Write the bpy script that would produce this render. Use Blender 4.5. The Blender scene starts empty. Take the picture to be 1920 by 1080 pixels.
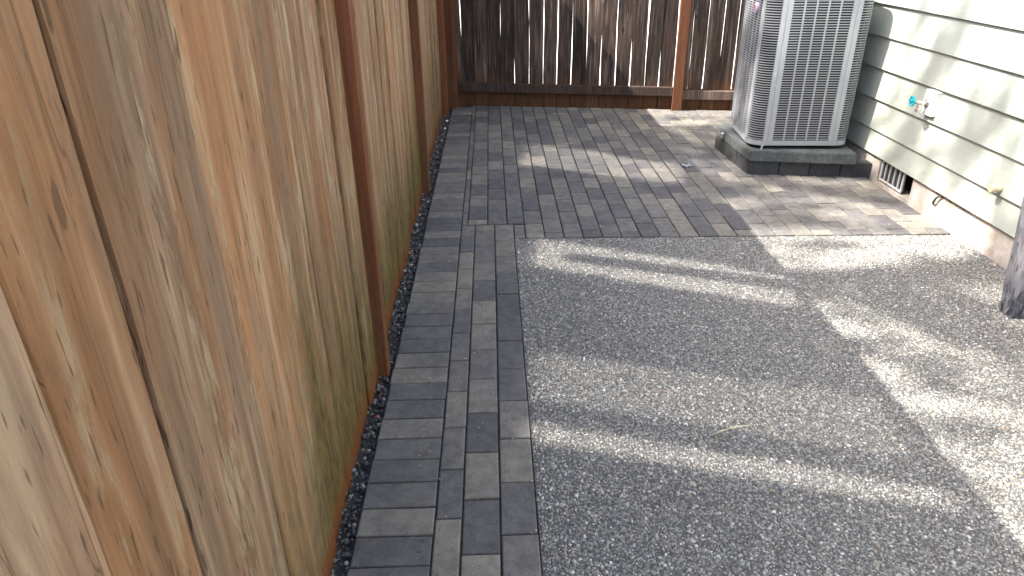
import bpy, bmesh, math, random
import numpy as np
from mathutils import Vector, Matrix, Euler

# ------------------------------------------------------------------ camera, sky, sun, exposure
SC = bpy.context.scene
COL = SC.collection
cam_d = bpy.data.cameras.new('camera')
cam = bpy.data.objects.new('camera', cam_d); COL.objects.link(cam)
cam_d.sensor_width = 36.0; cam_d.lens = 1330/1920*36
cam_d.clip_start = 0.02; cam_d.clip_end = 600
cam.matrix_world = Matrix(((0.999499, 0.023620, -0.021061, 0.0),
                           (-0.029479, 0.452905, -0.891071, 0.0),
                           (-0.011509, 0.891246, 0.453375, 1.587),
                           (0, 0, 0, 1)))
SC.camera = cam
SUN_DIR = Vector((1.0, 0.06, -1.21)).normalized()          # the way the light travels
elev = math.asin(-SUN_DIR.z); azim = math.atan2(-SUN_DIR.x, -SUN_DIR.y)
world = bpy.data.worlds.new('World'); SC.world = world; world.use_nodes = True
wn = world.node_tree.nodes; wl = world.node_tree.links
wn.clear()
sky = wn.new('ShaderNodeTexSky'); sky.sky_type = 'NISHITA'; sky.sun_disc = False
sky.air_density = 0.9; sky.dust_density = 3.0; sky.ozone_density = 0.8
sky.sun_elevation = elev; sky.sun_rotation = azim
bg = wn.new('ShaderNodeBackground'); bg.inputs[1].default_value = 0.15
wo = wn.new('ShaderNodeOutputWorld')
wl.new(sky.outputs[0], bg.inputs[0]); wl.new(bg.outputs[0], wo.inputs[0])
sl = bpy.data.lights.new('sun', 'SUN'); sl.energy = 4.2; sl.angle = math.radians(0.53); sl.color = (1.0, 0.955, 0.89)
so = bpy.data.objects.new('sun', sl); COL.objects.link(so)
so.rotation_euler = SUN_DIR.to_track_quat('-Z', 'Y').to_euler(); so.location = (-12, 3, 16)
vs = SC.view_settings
vs.view_transform = 'Standard'; vs.look = 'None'; vs.exposure = 2.1; vs.gamma = 1.0; vs.use_curve_mapping = False
SC.render.engine = 'CYCLES'
SC.cycles.use_denoising = True
SC.cycles.max_bounces = 10; SC.cycles.diffuse_bounces = 6
SC.cycles.sample_clamp_indirect = 0.0
SC.cycles.blur_glossy = 0.0; SC.cycles.use_guiding = True; SC.cycles.use_surface_guiding = True; SC.cycles.guiding_training_samples = 64

rnd = random.Random(11)
nrg = np.random.default_rng(5)

# ------------------------------------------------------------------ helpers
def put(o, label=None, cat=None, group=None, kind=None):
    if label: o['label'] = label
    if cat: o['category'] = cat
    if group: o['group'] = group
    if kind: o['kind'] = kind
    return o
def empty(name, loc=(0, 0, 0), rz=0.0):
    o = bpy.data.objects.new(name, None); COL.objects.link(o)
    o.location = loc; o.rotation_euler = (0, 0, rz); o.empty_display_size = 0.1
    return o
def link(name, me, m=None, parent=None, loc=(0, 0, 0), rot=(0, 0, 0)):
    o = bpy.data.objects.new(name, me); COL.objects.link(o)
    if m and not me.materials: me.materials.append(m)
    o.location = loc; o.rotation_euler = rot
    if parent: o.parent = parent
    return o
def bm_mesh(bm, name, smooth=False):
    me = bpy.data.meshes.new(name); bm.normal_update(); bm.to_mesh(me); bm.free()
    if smooth:
        me.polygons.foreach_set('use_smooth', [True]*len(me.polygons))
    return me
def add_box(bm, x0, x1, y0, y1, z0, z1, mat=None):
    v = [bm.verts.new(p) for p in ((x0,y0,z0),(x1,y0,z0),(x1,y1,z0),(x0,y1,z0),(x0,y0,z1),(x1,y0,z1),(x1,y1,z1),(x0,y1,z1))]
    if mat is not None:
        for q in v: q.co = mat @ q.co
    for f in ((3,2,1,0),(4,5,6,7),(0,1,5,4),(1,2,6,5),(2,3,7,6),(3,0,4,7)):
        bm.faces.new([v[i] for i in f])
    return v
def box_mesh(name, x0, x1, y0, y1, z0, z1, bev=0.0, seg=1):
    bm = bmesh.new(); add_box(bm, x0, x1, y0, y1, z0, z1)
    if bev: bmesh.ops.bevel(bm, geom=bm.edges[:], offset=bev, segments=seg, affect='EDGES', profile=0.6)
    return bm_mesh(bm, name)
def tube(bm, pts, rad, n=8, cap=True):
    rings = []
    pts = [Vector(p) for p in pts]
    for i, p in enumerate(pts):
        t = (pts[min(i+1, len(pts)-1)] - pts[max(i-1, 0)]).normalized()
        a = t.orthogonal().normalized() if i == 0 else (a - t*a.dot(t)).normalized()
        b = t.cross(a)
        r = rad[i] if isinstance(rad, (list, tuple)) else rad
        rings.append([bm.verts.new(p + (a*math.cos(2*math.pi*k/n) + b*math.sin(2*math.pi*k/n))*r) for k in range(n)])
    for i in range(len(rings)-1):
        for k in range(n):
            bm.faces.new((rings[i][k], rings[i][(k+1) % n], rings[i+1][(k+1) % n], rings[i+1][k]))
    if cap:
        bm.faces.new(rings[0][::-1]); bm.faces.new(rings[-1])
def arrays_mesh(name, verts, faces_flat, nper, smooth=False):
    """verts (N,3); faces_flat flat int array of polygons with nper corners each"""
    me = bpy.data.meshes.new(name)
    nv = len(verts); nf = len(faces_flat)//nper
    me.vertices.add(nv); me.vertices.foreach_set('co', np.asarray(verts, np.float32).ravel())
    me.loops.add(nf*nper); me.loops.foreach_set('vertex_index', np.asarray(faces_flat, np.int32).ravel())
    me.polygons.add(nf)
    me.polygons.foreach_set('loop_start', np.arange(0, nf*nper, nper, dtype=np.int32))
    if smooth: me.polygons.foreach_set('use_smooth', np.ones(nf, bool))
    me.update(calc_edges=True); me.validate()
    return me

# ------------------------------------------------------------------ material building
class NT:
    def __init__(s, name):
        s.m = bpy.data.materials.new(name); s.m.use_nodes = True
        s.n = s.m.node_tree.nodes; s.l = s.m.node_tree.links
        s.b = s.n['Principled BSDF']
        s.b.inputs['Specular IOR Level'].default_value = 0.3
    def link(s, a, b): s.l.new(a, b)
    def val(s, sock, v):
        if isinstance(v, (int, float)): sock.default_value = v
        elif isinstance(v, tuple):
            sock.default_value = (*v, 1.0) if (len(v) == 3 and sock.type == 'RGBA') else v
        else: s.l.new(v, sock)
    def coord(s, kind='Object'):
        if kind == 'Position': return s.n.new('ShaderNodeNewGeometry').outputs['Position']
        return s.n.new('ShaderNodeTexCoord').outputs[kind]
    def random(s): return s.n.new('ShaderNodeObjectInfo').outputs['Random']
    def mapping(s, v, scale=(1, 1, 1), loc=None, rot=None):
        n = s.n.new('ShaderNodeMapping'); s.l.new(v, n.inputs['Vector'])
        s.val(n.inputs['Scale'], scale)
        if loc is not None: s.val(n.inputs['Location'], loc)
        if rot is not None: s.val(n.inputs['Rotation'], rot)
        return n.outputs[0]
    def noise(s, v, scale=5.0, detail=4.0, rough=0.55, dist=0.0):
        n = s.n.new('ShaderNodeTexNoise'); s.l.new(v, n.inputs['Vector'])
        n.inputs['Scale'].default_value = scale; n.inputs['Detail'].default_value = detail
        n.inputs['Roughness'].default_value = rough; n.inputs['Distortion'].default_value = dist
        return n.outputs['Fac']
    def voronoi(s, v, scale, feature='F1', out='Distance'):
        n = s.n.new('ShaderNodeTexVoronoi'); n.feature = feature; s.l.new(v, n.inputs['Vector'])
        n.inputs['Scale'].default_value = scale
        return n.outputs[out]
    def ramp(s, v, lo, hi, a=0.0, b=1.0):
        n = s.n.new('ShaderNodeMapRange'); n.interpolation_type = 'SMOOTHSTEP'
        s.l.new(v, n.inputs['Value'])
        for k, q in (('From Min', lo), ('From Max', hi), ('To Min', a), ('To Max', b)): n.inputs[k].default_value = q
        return n.outputs[0]
    def cramp(s, v, stops):
        n = s.n.new('ShaderNodeValToRGB'); e = n.color_ramp.elements
        while len(e) < len(stops): e.new(0.5)
        for q, (p, c) in zip(e, stops): q.position = p; q.color = (*c, 1)
        s.l.new(v, n.inputs[0]); return n.outputs[0]
    def math(s, op, a, b=0.0, clamp=False):
        n = s.n.new('ShaderNodeMath'); n.operation = op; n.use_clamp = clamp
        s.val(n.inputs[0], a); s.val(n.inputs[1], b); return n.outputs[0]
    def mix(s, f, a, b, mode='MIX'):
        n = s.n.new('ShaderNodeMix'); n.data_type = 'RGBA'; n.blend_type = mode
        s.val(n.inputs[0], f); s.val(n.inputs[6], a); s.val(n.inputs[7], b); return n.outputs[2]
    def sep(s, v):
        n = s.n.new('ShaderNodeSeparateXYZ'); s.l.new(v, n.inputs[0]); return n.outputs
    def comb(s, x, y, z):
        n = s.n.new('ShaderNodeCombineXYZ')
        for i, q in enumerate((x, y, z)): s.val(n.inputs[i], q)
        return n.outputs[0]
    def bump(s, h, strength=0.3, dist=0.01):
        n = s.n.new('ShaderNodeBump'); s.l.new(h, n.inputs['Height'])
        n.inputs['Strength'].default_value = strength; n.inputs['Distance'].default_value = dist
        s.l.new(n.outputs[0], s.b.inputs['Normal'])
    def out(s, col, rough=0.8, metal=0.0, spec=None):
        s.val(s.b.inputs['Base Color'], col); s.val(s.b.inputs['Roughness'], rough)
        s.val(s.b.inputs['Metallic'], metal)
        if spec is not None: s.b.inputs['Specular IOR Level'].default_value = spec
        return s.m

def mat_plain(name, col, rough=0.6, metal=0.0, noise=0.12, scale=30.0, bump=0.0):
    t = NT(name); v = t.coord()
    n = t.noise(v, scale, 5)
    k = t.ramp(n, 0.25, 0.75, 1-noise, 1+noise)
    c = t.mix(1.0, col, t.comb(k, k, k), 'MULTIPLY')
    if bump: t.bump(n, bump, 0.004)
    return t.out(c, t.ramp(n, 0.2, 0.8, max(rough-.1, .05), min(rough+.1, 1)), metal)

def mat_cedar(name, c_lo, c_hi, c_pale, algae=1.0, dark=1.0, pale=1.0):
    """rough sawn cedar, grain along z"""
    t = NT(name); r = t.random()
    off = t.comb(t.math('MULTIPLY', r, 37.0), t.math('MULTIPLY', r, 91.0), t.math('MULTIPLY', r, 53.0))
    oc = t.coord('Object')
    v = t.mapping(oc, (1, 1, 1), loc=off)
    # let the grain wander
    wob = t.noise(t.mapping(v, (3, 3, 0.9)), 1.0, 2)
    add = t.n.new('ShaderNodeVectorMath'); add.operation = 'ADD'
    t.link(v, add.inputs[0]); t.link(t.comb(0.0, t.math('MULTIPLY', t.math('SUBTRACT', wob, 0.5), 0.10), 0.0), add.inputs[1])
    v = add.outputs[0]
    big = t.noise(t.mapping(v, (7, 7, 0.7)), 1.0, 3)
    mid = t.noise(t.mapping(v, (26, 26, 1.0)), 1.0, 4, 0.6)
    fine = t.noise(t.mapping(v, (190, 190, 4.0)), 1.0, 4, 0.6)
    flake = t.noise(t.mapping(v, (22, 22, 3.6)), 1.0, 9, 0.72, 0.3)
    where = t.noise(t.mapping(v, (8, 8, 0.9)), 1.0, 2, 0.5)
    tick = t.noise(t.mapping(v, (85, 85, 10)), 1.0, 2, 0.5)
    crack = t.noise(t.mapping(v, (34, 34, 0.5)), 1.0, 2, 0.5)
    spot = t.noise(t.mapping(v, (60, 60, 14)), 1.0, 3, 0.55)
    c = t.mix(t.ramp(big, 0.36, 0.64), c_lo, c_hi)
    rk = t.math('MULTIPLY_ADD', t.math('FRACT', t.math('MULTIPLY', r, 7.13)), 0.42); t.n[-1].inputs[2].default_value = 0.82
    gk = t.math('MULTIPLY', rk, t.math('ADD', 0.96, t.math('MULTIPLY', t.math('FRACT', t.math('MULTIPLY', r, 3.7)), 0.09)))
    bk = t.math('MULTIPLY', rk, t.math('ADD', 0.93, t.math('MULTIPLY', t.math('FRACT', t.math('MULTIPLY', r, 3.7)), 0.22)))
    c = t.mix(1.0, c, t.comb(rk, gk, bk), 'MULTIPLY')
    g = t.ramp(mid, 0.3, 0.7, 0.72, 1.18)
    c = t.mix(1.0, c, t.comb(g, g, g), 'MULTIPLY')
    g = t.ramp(fine, 0.25, 0.75, 0.88, 1.09)
    c = t.mix(1.0, c, t.comb(g, g, g), 'MULTIPLY')
    pm = t.math('MULTIPLY', t.math('MULTIPLY', t.ramp(flake, 0.47, 0.60), t.ramp(where, 0.44, 0.58)), 0.8*pale)
    c = t.mix(pm, c, c_pale)
    ps = t.math('MULTIPLY', t.ramp(mid, 0.57, 0.68), 0.45*pale)
    c = t.mix(ps, c, c_pale)
    tm = t.math('MULTIPLY', t.ramp(tick, 0.635, 0.70), 0.7*dark)
    c = t.mix(tm, c, (0.085, 0.048, 0.026))
    cm = t.math('MULTIPLY', t.math('MULTIPLY', t.ramp(t.math('ABSOLUTE', t.math('SUBTRACT', crack, 0.5)), 0.0, 0.010, 1.0, 0.0), t.ramp(where, 0.40, 0.5, 1.0, 0.0)), 0.6*dark)
    c = t.mix(cm, c, (0.10, 0.05, 0.026))
    # algae and splash staining near the foot of the boards
    z = t.sep(t.coord('Position'))[2]
    wet = t.noise(t.mapping(v, (16, 16, 1.1)), 1.0, 4, 0.6)
    zz = t.math('ADD', z, t.math('MULTIPLY', t.math('SUBTRACT', 0.5, wet), 1.7))
    py = t.sep(t.coord('Position'))[1]
    yk = t.math('MULTIPLY', t.ramp(py, 0.9, 1.6), t.ramp(py, 4.6, 5.6, 1.0, 0.35))
    am = t.math('MULTIPLY', t.math('MULTIPLY', t.ramp(zz, 0.10, 0.95, 1.0, 0.0), t.math('ADD', 0.25, t.math('MULTIPLY', yk, 0.75))), 0.95*algae)
    c = t.mix(am, c, t.mix(t.ramp(spot, 0.35, 0.65), (0.13, 0.10, 0.026), (0.06, 0.042, 0.018)))
    rust = t.math('ADD', z, t.math('MULTIPLY', t.math('SUBTRACT', 0.5, spot), 0.16))
    c = t.mix(t.math('MULTIPLY', t.ramp(rust, 0.0, 0.13, 1.0, 0.0), 0.9*algae), c, (0.15, 0.045, 0.012))
    h = t.math('ADD', t.math('MULTIPLY', mid, 0.5), t.math('ADD', t.math('MULTIPLY', fine, 0.35), t.math('MULTIPLY', t.ramp(flake, 0.5, 0.62), 0.5)))
    h = t.math('SUBTRACT', h, t.math('ADD', tm, cm))
    t.bump(h, 0.5, 0.006)
    return t.out(c, 0.82, 0.0, 0.25)

def mat_weathered(name, c0, c1, c2, rust=0.75):
    """old dark fence boards"""
    t = NT(name); r = t.random()
    off = t.comb(t.math('MULTIPLY', r, 37.0), t.math('MULTIPLY', r, 91.0), t.math('MULTIPLY', r, 53.0))
    v = t.mapping(t.coord('Object'), (1, 1, 1), loc=off)
    big = t.noise(t.mapping(v, (9, 9, 2.2)), 1.0, 5, 0.65)
    mid = t.noise(t.mapping(v, (60, 60, 2.5)), 1.0, 4, 0.6)
    knot = t.voronoi(t.mapping(v, (7, 7, 2.6)), 1.0)
    c = t.mix(t.ramp(big, 0.35, 0.65), c0, c1)
    c = t.mix(t.math('MULTIPLY', t.ramp(mid, 0.5, 0.72), 0.55), c, c2)
    g = t.ramp(mid, 0.3, 0.7, 0.65, 1.25)
    c = t.mix(1.0, c, t.comb(g, g, g), 'MULTIPLY')
    rk = t.math('MULTIPLY_ADD', r, 0.9); t.n[-1].inputs[2].default_value = 0.5
    c = t.mix(1.0, c, t.comb(rk, rk, rk), 'MULTIPLY')
    c = t.mix(t.ramp(knot, 0.05, 0.10, 0.8, 0.0), c, (0.012, 0.009, 0.007))
    z = t.sep(t.coord('Position'))[2]
    c = t.mix(t.math('MULTIPLY', t.ramp(t.math('ADD', z, t.math('MULTIPLY', t.math('SUBTRACT', 0.5, big), 0.5)), 0.08, 0.34, 1.0, 0.0), rust), c, (0.12, 0.05, 0.017))
    t.bump(t.math('ADD', mid, t.math('MULTIPLY', big, 0.7)), 0.6, 0.006)
    return t.out(c, 0.8, 0.0, 0.25)

def mat_paver():
    t = NT('paver_concrete'); r = t.random()
    off = t.comb(t.math('MULTIPLY', r, 41.0), t.math('MULTIPLY', r, 87.0), t.math('MULTIPLY', r, 13.0))
    v = t.mapping(t.coord('Object'), (1, 1, 1), loc=off)
    blend = t.noise(t.mapping(v, (3.5, 3.5, 3.5)), 1.0, 2, 0.5)
    k = t.math('ADD', t.math('MULTIPLY', r, 0.8), t.math('MULTIPLY', t.math('SUBTRACT', blend, 0.4), 0.75), True)
    c = t.cramp(k, [(0.0, (0.080, 0.075, 0.076)), (0.30, (0.112, 0.106, 0.102)), (0.52, (0.142, 0.132, 0.119)),
                    (0.76, (0.170, 0.156, 0.132)), (1.0, (0.215, 0.198, 0.162))])
    gr = t.noise(v, 420.0, 3, 0.6)
    g = t.ramp(gr, 0.25, 0.75, 0.62, 1.38)
    c = t.mix(1.0, c, t.comb(g, g, g), 'MULTIPLY')
    m = t.noise(v, 22.0, 5, 0.65)
    g = t.ramp(m, 0.25, 0.75, 0.74, 1.24)
    c = t.mix(1.0, c, t.comb(g, g, g), 'MULTIPLY')
    pit = t.noise(t.mapping(v, (55, 110, 60)), 1.0, 2, 0.5)
    pm = t.ramp(pit, 0.66, 0.72)
    c = t.mix(t.math('MULTIPLY', pm, 0.6), c, (0.03, 0.03, 0.033))
    dust = t.noise(t.coord('Position'), 260.0, 2, 0.5)
    c = t.mix(t.math('MULTIPLY', t.ramp(dust, 0.72, 0.78), 0.7), c, (0.34, 0.32, 0.28))
    t.bump(t.math('SUBTRACT', t.math('ADD', t.math('MULTIPLY', gr, 0.6), m), pm), 0.35, 0.003)
    return t.out(c, 0.78, 0.0, 0.4)

def mat_concrete(name, col, scale=40.0, bump=0.3, contrast=0.25, stain=None):
    t = NT(name); v = t.coord('Position')
    a = t.noise(v, scale, 6, 0.65); b = t.noise(v, scale*0.12, 4, 0.6)
    g = t.math('MULTIPLY', t.ramp(a, 0.25, 0.75, 1-contrast, 1+contrast), t.ramp(b, 0.3, 0.7, 1-contrast*.7, 1+contrast*.7))
    c = t.mix(1.0, col, t.comb(g, g, g), 'MULTIPLY')
    if stain: c = t.mix(t.math('MULTIPLY', t.ramp(b, 0.52, 0.68), 0.7), c, stain)
    t.bump(a, bump, 0.006)
    return t.out(c, 0.85)

def mat_stones(name, stops, scale):
    """small loose stones beyond the modelled ones"""
    t = NT(name); v = t.coord('Position')
    d = t.voronoi(v, scale); col = t.voronoi(v, scale, 'F1', 'Color')
    k = t.sep(col)[0]
    c = t.cramp(k, stops)
    c = t.mix(t.ramp(d, 0.35, 0.62), c, (0.085, 0.082, 0.076))
    t.bump(t.ramp(d, 0.0, 0.6, 1.0, 0.0), 0.8, 0.006)
    return t.out(c, 0.75)

def mat_vcol(name, rough=0.6, spec=0.45):
    t = NT(name)
    n = t.n.new('ShaderNodeVertexColor'); n.layer_name = 'tint'
    s = t.noise(t.coord('Position'), 500.0, 2)
    g = t.ramp(s, 0.2, 0.8, 0.85, 1.15)
    c = t.mix(1.0, n.outputs['Color'], t.comb(g, g, g), 'MULTIPLY')
    return t.out(c, rough, 0.0, spec)

def mat_siding():
    t = NT('siding_paint'); v = t.coord('Position')
    gr = t.noise(t.mapping(v, (30, 4, 130)), 1.0, 4, 0.6, 0.6)
    st = t.noise(t.mapping(v, (2, 2.0, 3.5)), 1.0, 4)
    c = t.mix(t.ramp(st, 0.3, 0.7), (0.33, 0.355, 0.305), (0.375, 0.395, 0.345))
    g = t.ramp(gr, 0.2, 0.8, 0.95, 1.04)
    c = t.mix(1.0, c, t.comb(g, g, g), 'MULTIPLY')
    t.bump(gr, 0.35, 0.003)
    return t.out(c, 0.55, 0.0, 0.35)

M = {}
M['cedar'] = mat_cedar('cedar_boards', (0.27, 0.14, 0.070), (0.305, 0.195, 0.122), (0.40, 0.31, 0.205))
M['post_stain'] = mat_cedar('stained_post', (0.125, 0.046, 0.022), (0.155, 0.060, 0.030), (0.18, 0.08, 0.042), algae=0.25, dark=0.5, pale=0.25)
M['weathered'] = mat_weathered('weathered_boards', (0.042, 0.030, 0.026), (0.10, 0.066, 0.050), (0.25, 0.185, 0.155))
M['rail'] = mat_weathered('weathered_rail', (0.085, 0.062, 0.053), (0.12, 0.083, 0.066), (0.19, 0.145, 0.12), 0.12)
M['paver'] = mat_paver()
M['bed'] = mat_concrete('sand_bed', (0.055, 0.052, 0.046), 300.0, 0.5, 0.4)
M['slab'] = mat_stones('aggregate_concrete', [(0.0, (0.07, 0.07, 0.07)), (0.4, (0.16, 0.155, 0.145)), (0.75, (0.26, 0.25, 0.225)), (1.0, (0.45, 0.43, 0.39))], 105.0)
M['pebble'] = mat_vcol('aggregate_pebbles', 0.65, 0.35)
M['gravel'] = mat_vcol('gravel_stones', 0.7, 0.3)
M['soil'] = mat_concrete('bare_soil', (0.20, 0.17, 0.13), 20.0, 0.5, 0.3)
M['pale_conc'] = mat_concrete('pale_concrete', (0.62, 0.60, 0.56), 30.0, 0.2, 0.12)
M['siding'] = mat_siding()
M['found'] = mat_concrete('foundation_concrete', (0.46, 0.41, 0.36), 28.0, 0.5, 0.18, (0.33, 0.24, 0.18))
M['pad'] = mat_concrete('pad_concrete', (0.095, 0.104, 0.100), 45.0, 0.6, 0.25)
M['block'] = mat_concrete('dark_block', (0.055, 0.056, 0.056), 60.0, 0.4, 0.25)
M['metal'] = mat_plain('painted_steel', (0.40, 0.415, 0.43), 0.42, 0.35, 0.05, 12.0)
M['coil'] = mat_plain('coil_dark', (0.012, 0.013, 0.016), 0.7, 0.0, 0.2)
M['zinc'] = mat_plain('zinc', (0.6, 0.61, 0.63), 0.35, 0.85, 0.1, 60)
M['white'] = mat_plain('white_paint', (0.76, 0.75, 0.71), 0.5, 0.0, 0.06, 40)
M['brass'] = mat_plain('chromed_brass', (0.66, 0.62, 0.55), 0.3, 0.7, 0.12, 60)
M['teal'] = mat_plain('teal_handle', (0.0, 0.27, 0.33), 0.4, 0.0, 0.15, 60)
M['tan'] = mat_plain('tan_plastic', (0.52, 0.43, 0.28), 0.6, 0.0, 0.15, 60)
M['vent'] = mat_plain('vent_plastic', (0.55, 0.55, 0.53), 0.6, 0.0, 0.1, 40)
M['black'] = mat_plain('dark_hollow', (0.02, 0.021, 0.024), 0.9)
M['badge'] = mat_plain('badge_face', (0.48, 0.42, 0.55), 0.35, 0.1, 0.06, 50)
M['red'] = mat_plain('badge_red', (0.55, 0.06, 0.09), 0.4)
M['roof'] = mat_plain('shingles', (0.09, 0.085, 0.08), 0.9, 0, 0.3, 60, 0.3)
M['bark'] = mat_plain('bark', (0.10, 0.07, 0.05), 0.9, 0, 0.35, 18, 0.6)
M['dry'] = mat_plain('dry_roots', (0.17, 0.085, 0.04), 0.9, 0, 0.35, 90)
M['cable'] = mat_plain('cable_rubber', (0.05, 0.045, 0.045), 0.6)
M['glint'] = mat_plain('glint_pale', (0.50, 0.43, 0.29), 0.5, 0, 0.2, 80)
M['film'] = mat_plain('clear_film', (0.24, 0.27, 0.31), 0.25, 0, 0.15, 60)
M['crumb'] = mat_plain('white_crumb', (0.75, 0.74, 0.72), 0.7)
M['brick_red'] = mat_plain('red_chip', (0.34, 0.10, 0.05), 0.8)
t = NT('leaf'); rr = t.noise(t.coord('Position'), 3.0, 2)
M['leaf'] = t.out(t.mix(t.ramp(rr, 0.3, 0.7), (0.045, 0.085, 0.025), (0.085, 0.12, 0.04)), 0.6)
t = NT('old_paint'); v_ = t.coord(); n_ = t.noise(t.mapping(v_, (50, 50, 9)), 1.0, 6, 0.65)
n2_ = t.noise(t.mapping(v_, (60, 60, 14)), 1.0, 3)
c_ = t.mix(t.ramp(n_, 0.42, 0.6), (0.27, 0.265, 0.28), (0.17, 0.165, 0.175))
c_ = t.mix(t.ramp(n2_, 0.62, 0.68), c_, (0.09, 0.075, 0.065))
zz_ = t.sep(v_)[2]
c_ = t.mix(t.ramp(t.math('ADD', zz_, t.math('MULTIPLY', n_, 0.12)), 0.16, 0.30, 1.0, 0.0), c_, t.mix(t.ramp(n_, 0.4, 0.6), (0.045, 0.047, 0.06), (0.15, 0.15, 0.165)))
t.bump(t.math('ADD', n_, n2_), 0.7, 0.01)
M['old_paint'] = t.out(c_, 0.8)

# ------------------------------------------------------------------ ground
def sheet(name, x0, x1, y0, y1, z, m, label=None):
    bm = bmesh.new()
    bm.faces.new([bm.verts.new(p) for p in ((x0,y0,z),(x1,y0,z),(x1,y1,z),(x0,y1,z))])
    o = link(name, bm_mesh(bm, name), m); o['kind'] = 'structure'
    if label: o['label'] = label
    return o
sheet('ground', -150, 150, -150, 150, -0.09, M['soil'], 'bare soil ground around the house and fences')
sheet('neighbour_patio', -6.0, 9.0, 7.5, 20.0, -0.02, M['pale_conc'], 'pale sunlit concrete seen through the gaps of the far fence')

# ------------------------------------------------------------------ pavers
BACK_A = Vector((-0.334, 7.20)); BACK_B = Vector((2.70, 6.686))     # line of the far fence face
def back_y(x): return BACK_A.y + (x-BACK_A.x)*(BACK_B.y-BACK_A.y)/(BACK_B.x-BACK_A.x)
SL0 = Vector((0.117, 3.742)); SL1 = Vector((2.637, 3.660))          # far edge of the slab
def slab_y(x): return SL0.y + (x-SL0.x)*(SL1.y-SL0.y)/(SL1.x-SL0.x)

def paver_mesh(w, l, name='paver'):
    bm = bmesh.new(); add_box(bm, -w/2, w/2, -l/2, l/2, -0.06, 0.0)
    top = [e for e in bm.edges if all(v.co.z > -0.001 for v in e.verts)]
    bmesh.ops.bevel(bm, geom=top, offset=0.0050, segments=2, affect='EDGES', profile=0.5)
    return bm_mesh(bm, name)
PM = {}
def paver(parent, x0, x1, y0, y1, jit=1.0, slope=None):
    j = 0.0026
    w = round(x1-x0-2*j, 3); l = round(y1-y0-2*j, 3)
    if w < 0.012 or l < 0.012: return
    if slope is None:
        k = (w, l)
        if k not in PM: PM[k] = paver_mesh(w, l)
        me = PM[k]
    else:                                        # a piece cut on a slant at its far end
        bm = bmesh.new(); vs_ = add_box(bm, -w/2, w/2, -l/2, l/2, -0.06, 0.0)
        for v in bm.verts:
            if v.co.y > 0: v.co.y += slope*v.co.x
            if slope and False: pass
        top = [e for e in bm.edges if all(v.co.z > -0.001 for v in e.verts)]
        bmesh.ops.bevel(bm, geom=top, offset=0.0050, segments=2, affect='EDGES', profile=0.5)
        me = bm_mesh(bm, 'paver')
    o = link('paver', me, M['paver'], parent,
             ((x0+x1)/2 + rnd.uniform(-.0008, .0008), (y0+y1)/2 + rnd.uniform(-.0008, .0008), 0.002 + rnd.uniform(-.0024, .0022)*jit),
             (rnd.uniform(-.006, .006)*jit, rnd.uniform(-.006, .006)*jit, rnd.uniform(-.006, .006)*jit))
    return o
# border: one soldier course and three running columns beside the slab
def bed(name, pts, label):
    bm = bmesh.new(); bm.faces.new([bm.verts.new((x, y, -0.012)) for x, y in pts])
    o = link(name, bm_mesh(bm, name), M['bed']); o['kind'] = 'structure'; o['label'] = label
    return o
path = bed('paver_path', [(-0.436, 0.3), (0.112, 0.3), (0.112, 3.742), (0.172, 3.742), (0.172, 3.968), (-0.20, 3.968), (-0.20, 7.05), (-0.412, 7.10)],
           'narrow grey paver path along the cedar fence')
y = 0.42
while y < 7.0:
    xl = -0.434 + 0.034*(y-1.4)/5.6 + rnd.uniform(-.003, .003)
    paver(path, xl, -0.203, y, min(y+0.1115, 7.14)); y += 0.1115
PIT = 0.219
def column(parent, x0, x1, ya, yb, first=None, slope_end=None):
    yy = ya; n = 0
    l = first if first else PIT*rnd.choice((0.5, 1.0, 0.35, 0.75))
    while yy < yb - 0.004:
        e = min(yy + l, yb)
        if yb - e < 0.03: e = yb
        last = e >= yb - 1e-6
        paver(parent, x0, x1, yy, e, 1.0, slope_end if (last and slope_end) else None)
        yy = e; l = PIT
column(path, -0.203, -0.121, 0.38, 3.965, 0.12)
column(path, -0.121, -0.006, 0.38, 3.965, 0.20)
column(path, -0.006, 0.106, 0.38, 3.960, 0.05)
column(path, 0.106, 0.172, slab_y(0.14)+0.004, 3.956)
# field
field = bed('paver_patio', [(-0.20, 3.972), (0.176, 3.972), (0.176, 3.742), (2.60, 3.664), (2.60, back_y(2.6)-0.004), (-0.20, back_y(-0.2)-0.004)],
            'grey paver patio laid in running columns up to the far fence')
sl_b = (BACK_B.y-BACK_A.y)/(BACK_B.x-BACK_A.x)
joints = [-0.203, -0.166, -0.048, 0.069, 0.172]
while joints[-1] < 2.58: joints.append(min(joints[-1] + 0.1102, 2.612))
if joints[-1]-joints[-2] < 0.03: joints.pop(-2)
for i in range(len(joints)-1):
    x0, x1 = joints[i], joints[i+1]; xm = (x0+x1)/2
    ya = 3.972 if x1 < 0.18 else slab_y(xm) + 0.006
    yb = back_y(xm) - 0.012
    # the equipment pad stands on the patio, pavers run beneath it
    column(field, x0, x1, ya, yb, PIT*((0.5 if i % 2 else 1.0) + rnd.uniform(-.16, .0)), sl_b)

# ------------------------------------------------------------------ exposed aggregate slab
bm = bmesh.new()
poly = [(0.1075, -3.0), (2.60, -3.0), (2.60, 3.655), (0.1075, 3.736)]
top = [bm.verts.new((x, y, 0.0)) for x, y in poly]; bot = [bm.verts.new((x, y, -0.085)) for x, y in poly]
bm.faces.new(top)
for i in range(4): bm.faces.new((top[i], bot[i], bot[(i+1) % 4], top[(i+1) % 4]))
slab = link('patio_slab', bm_mesh(bm, 'patio_slab'), M['slab']); slab['kind'] = 'structure'
slab['label'] = 'exposed aggregate concrete slab right of the paver path'

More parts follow.
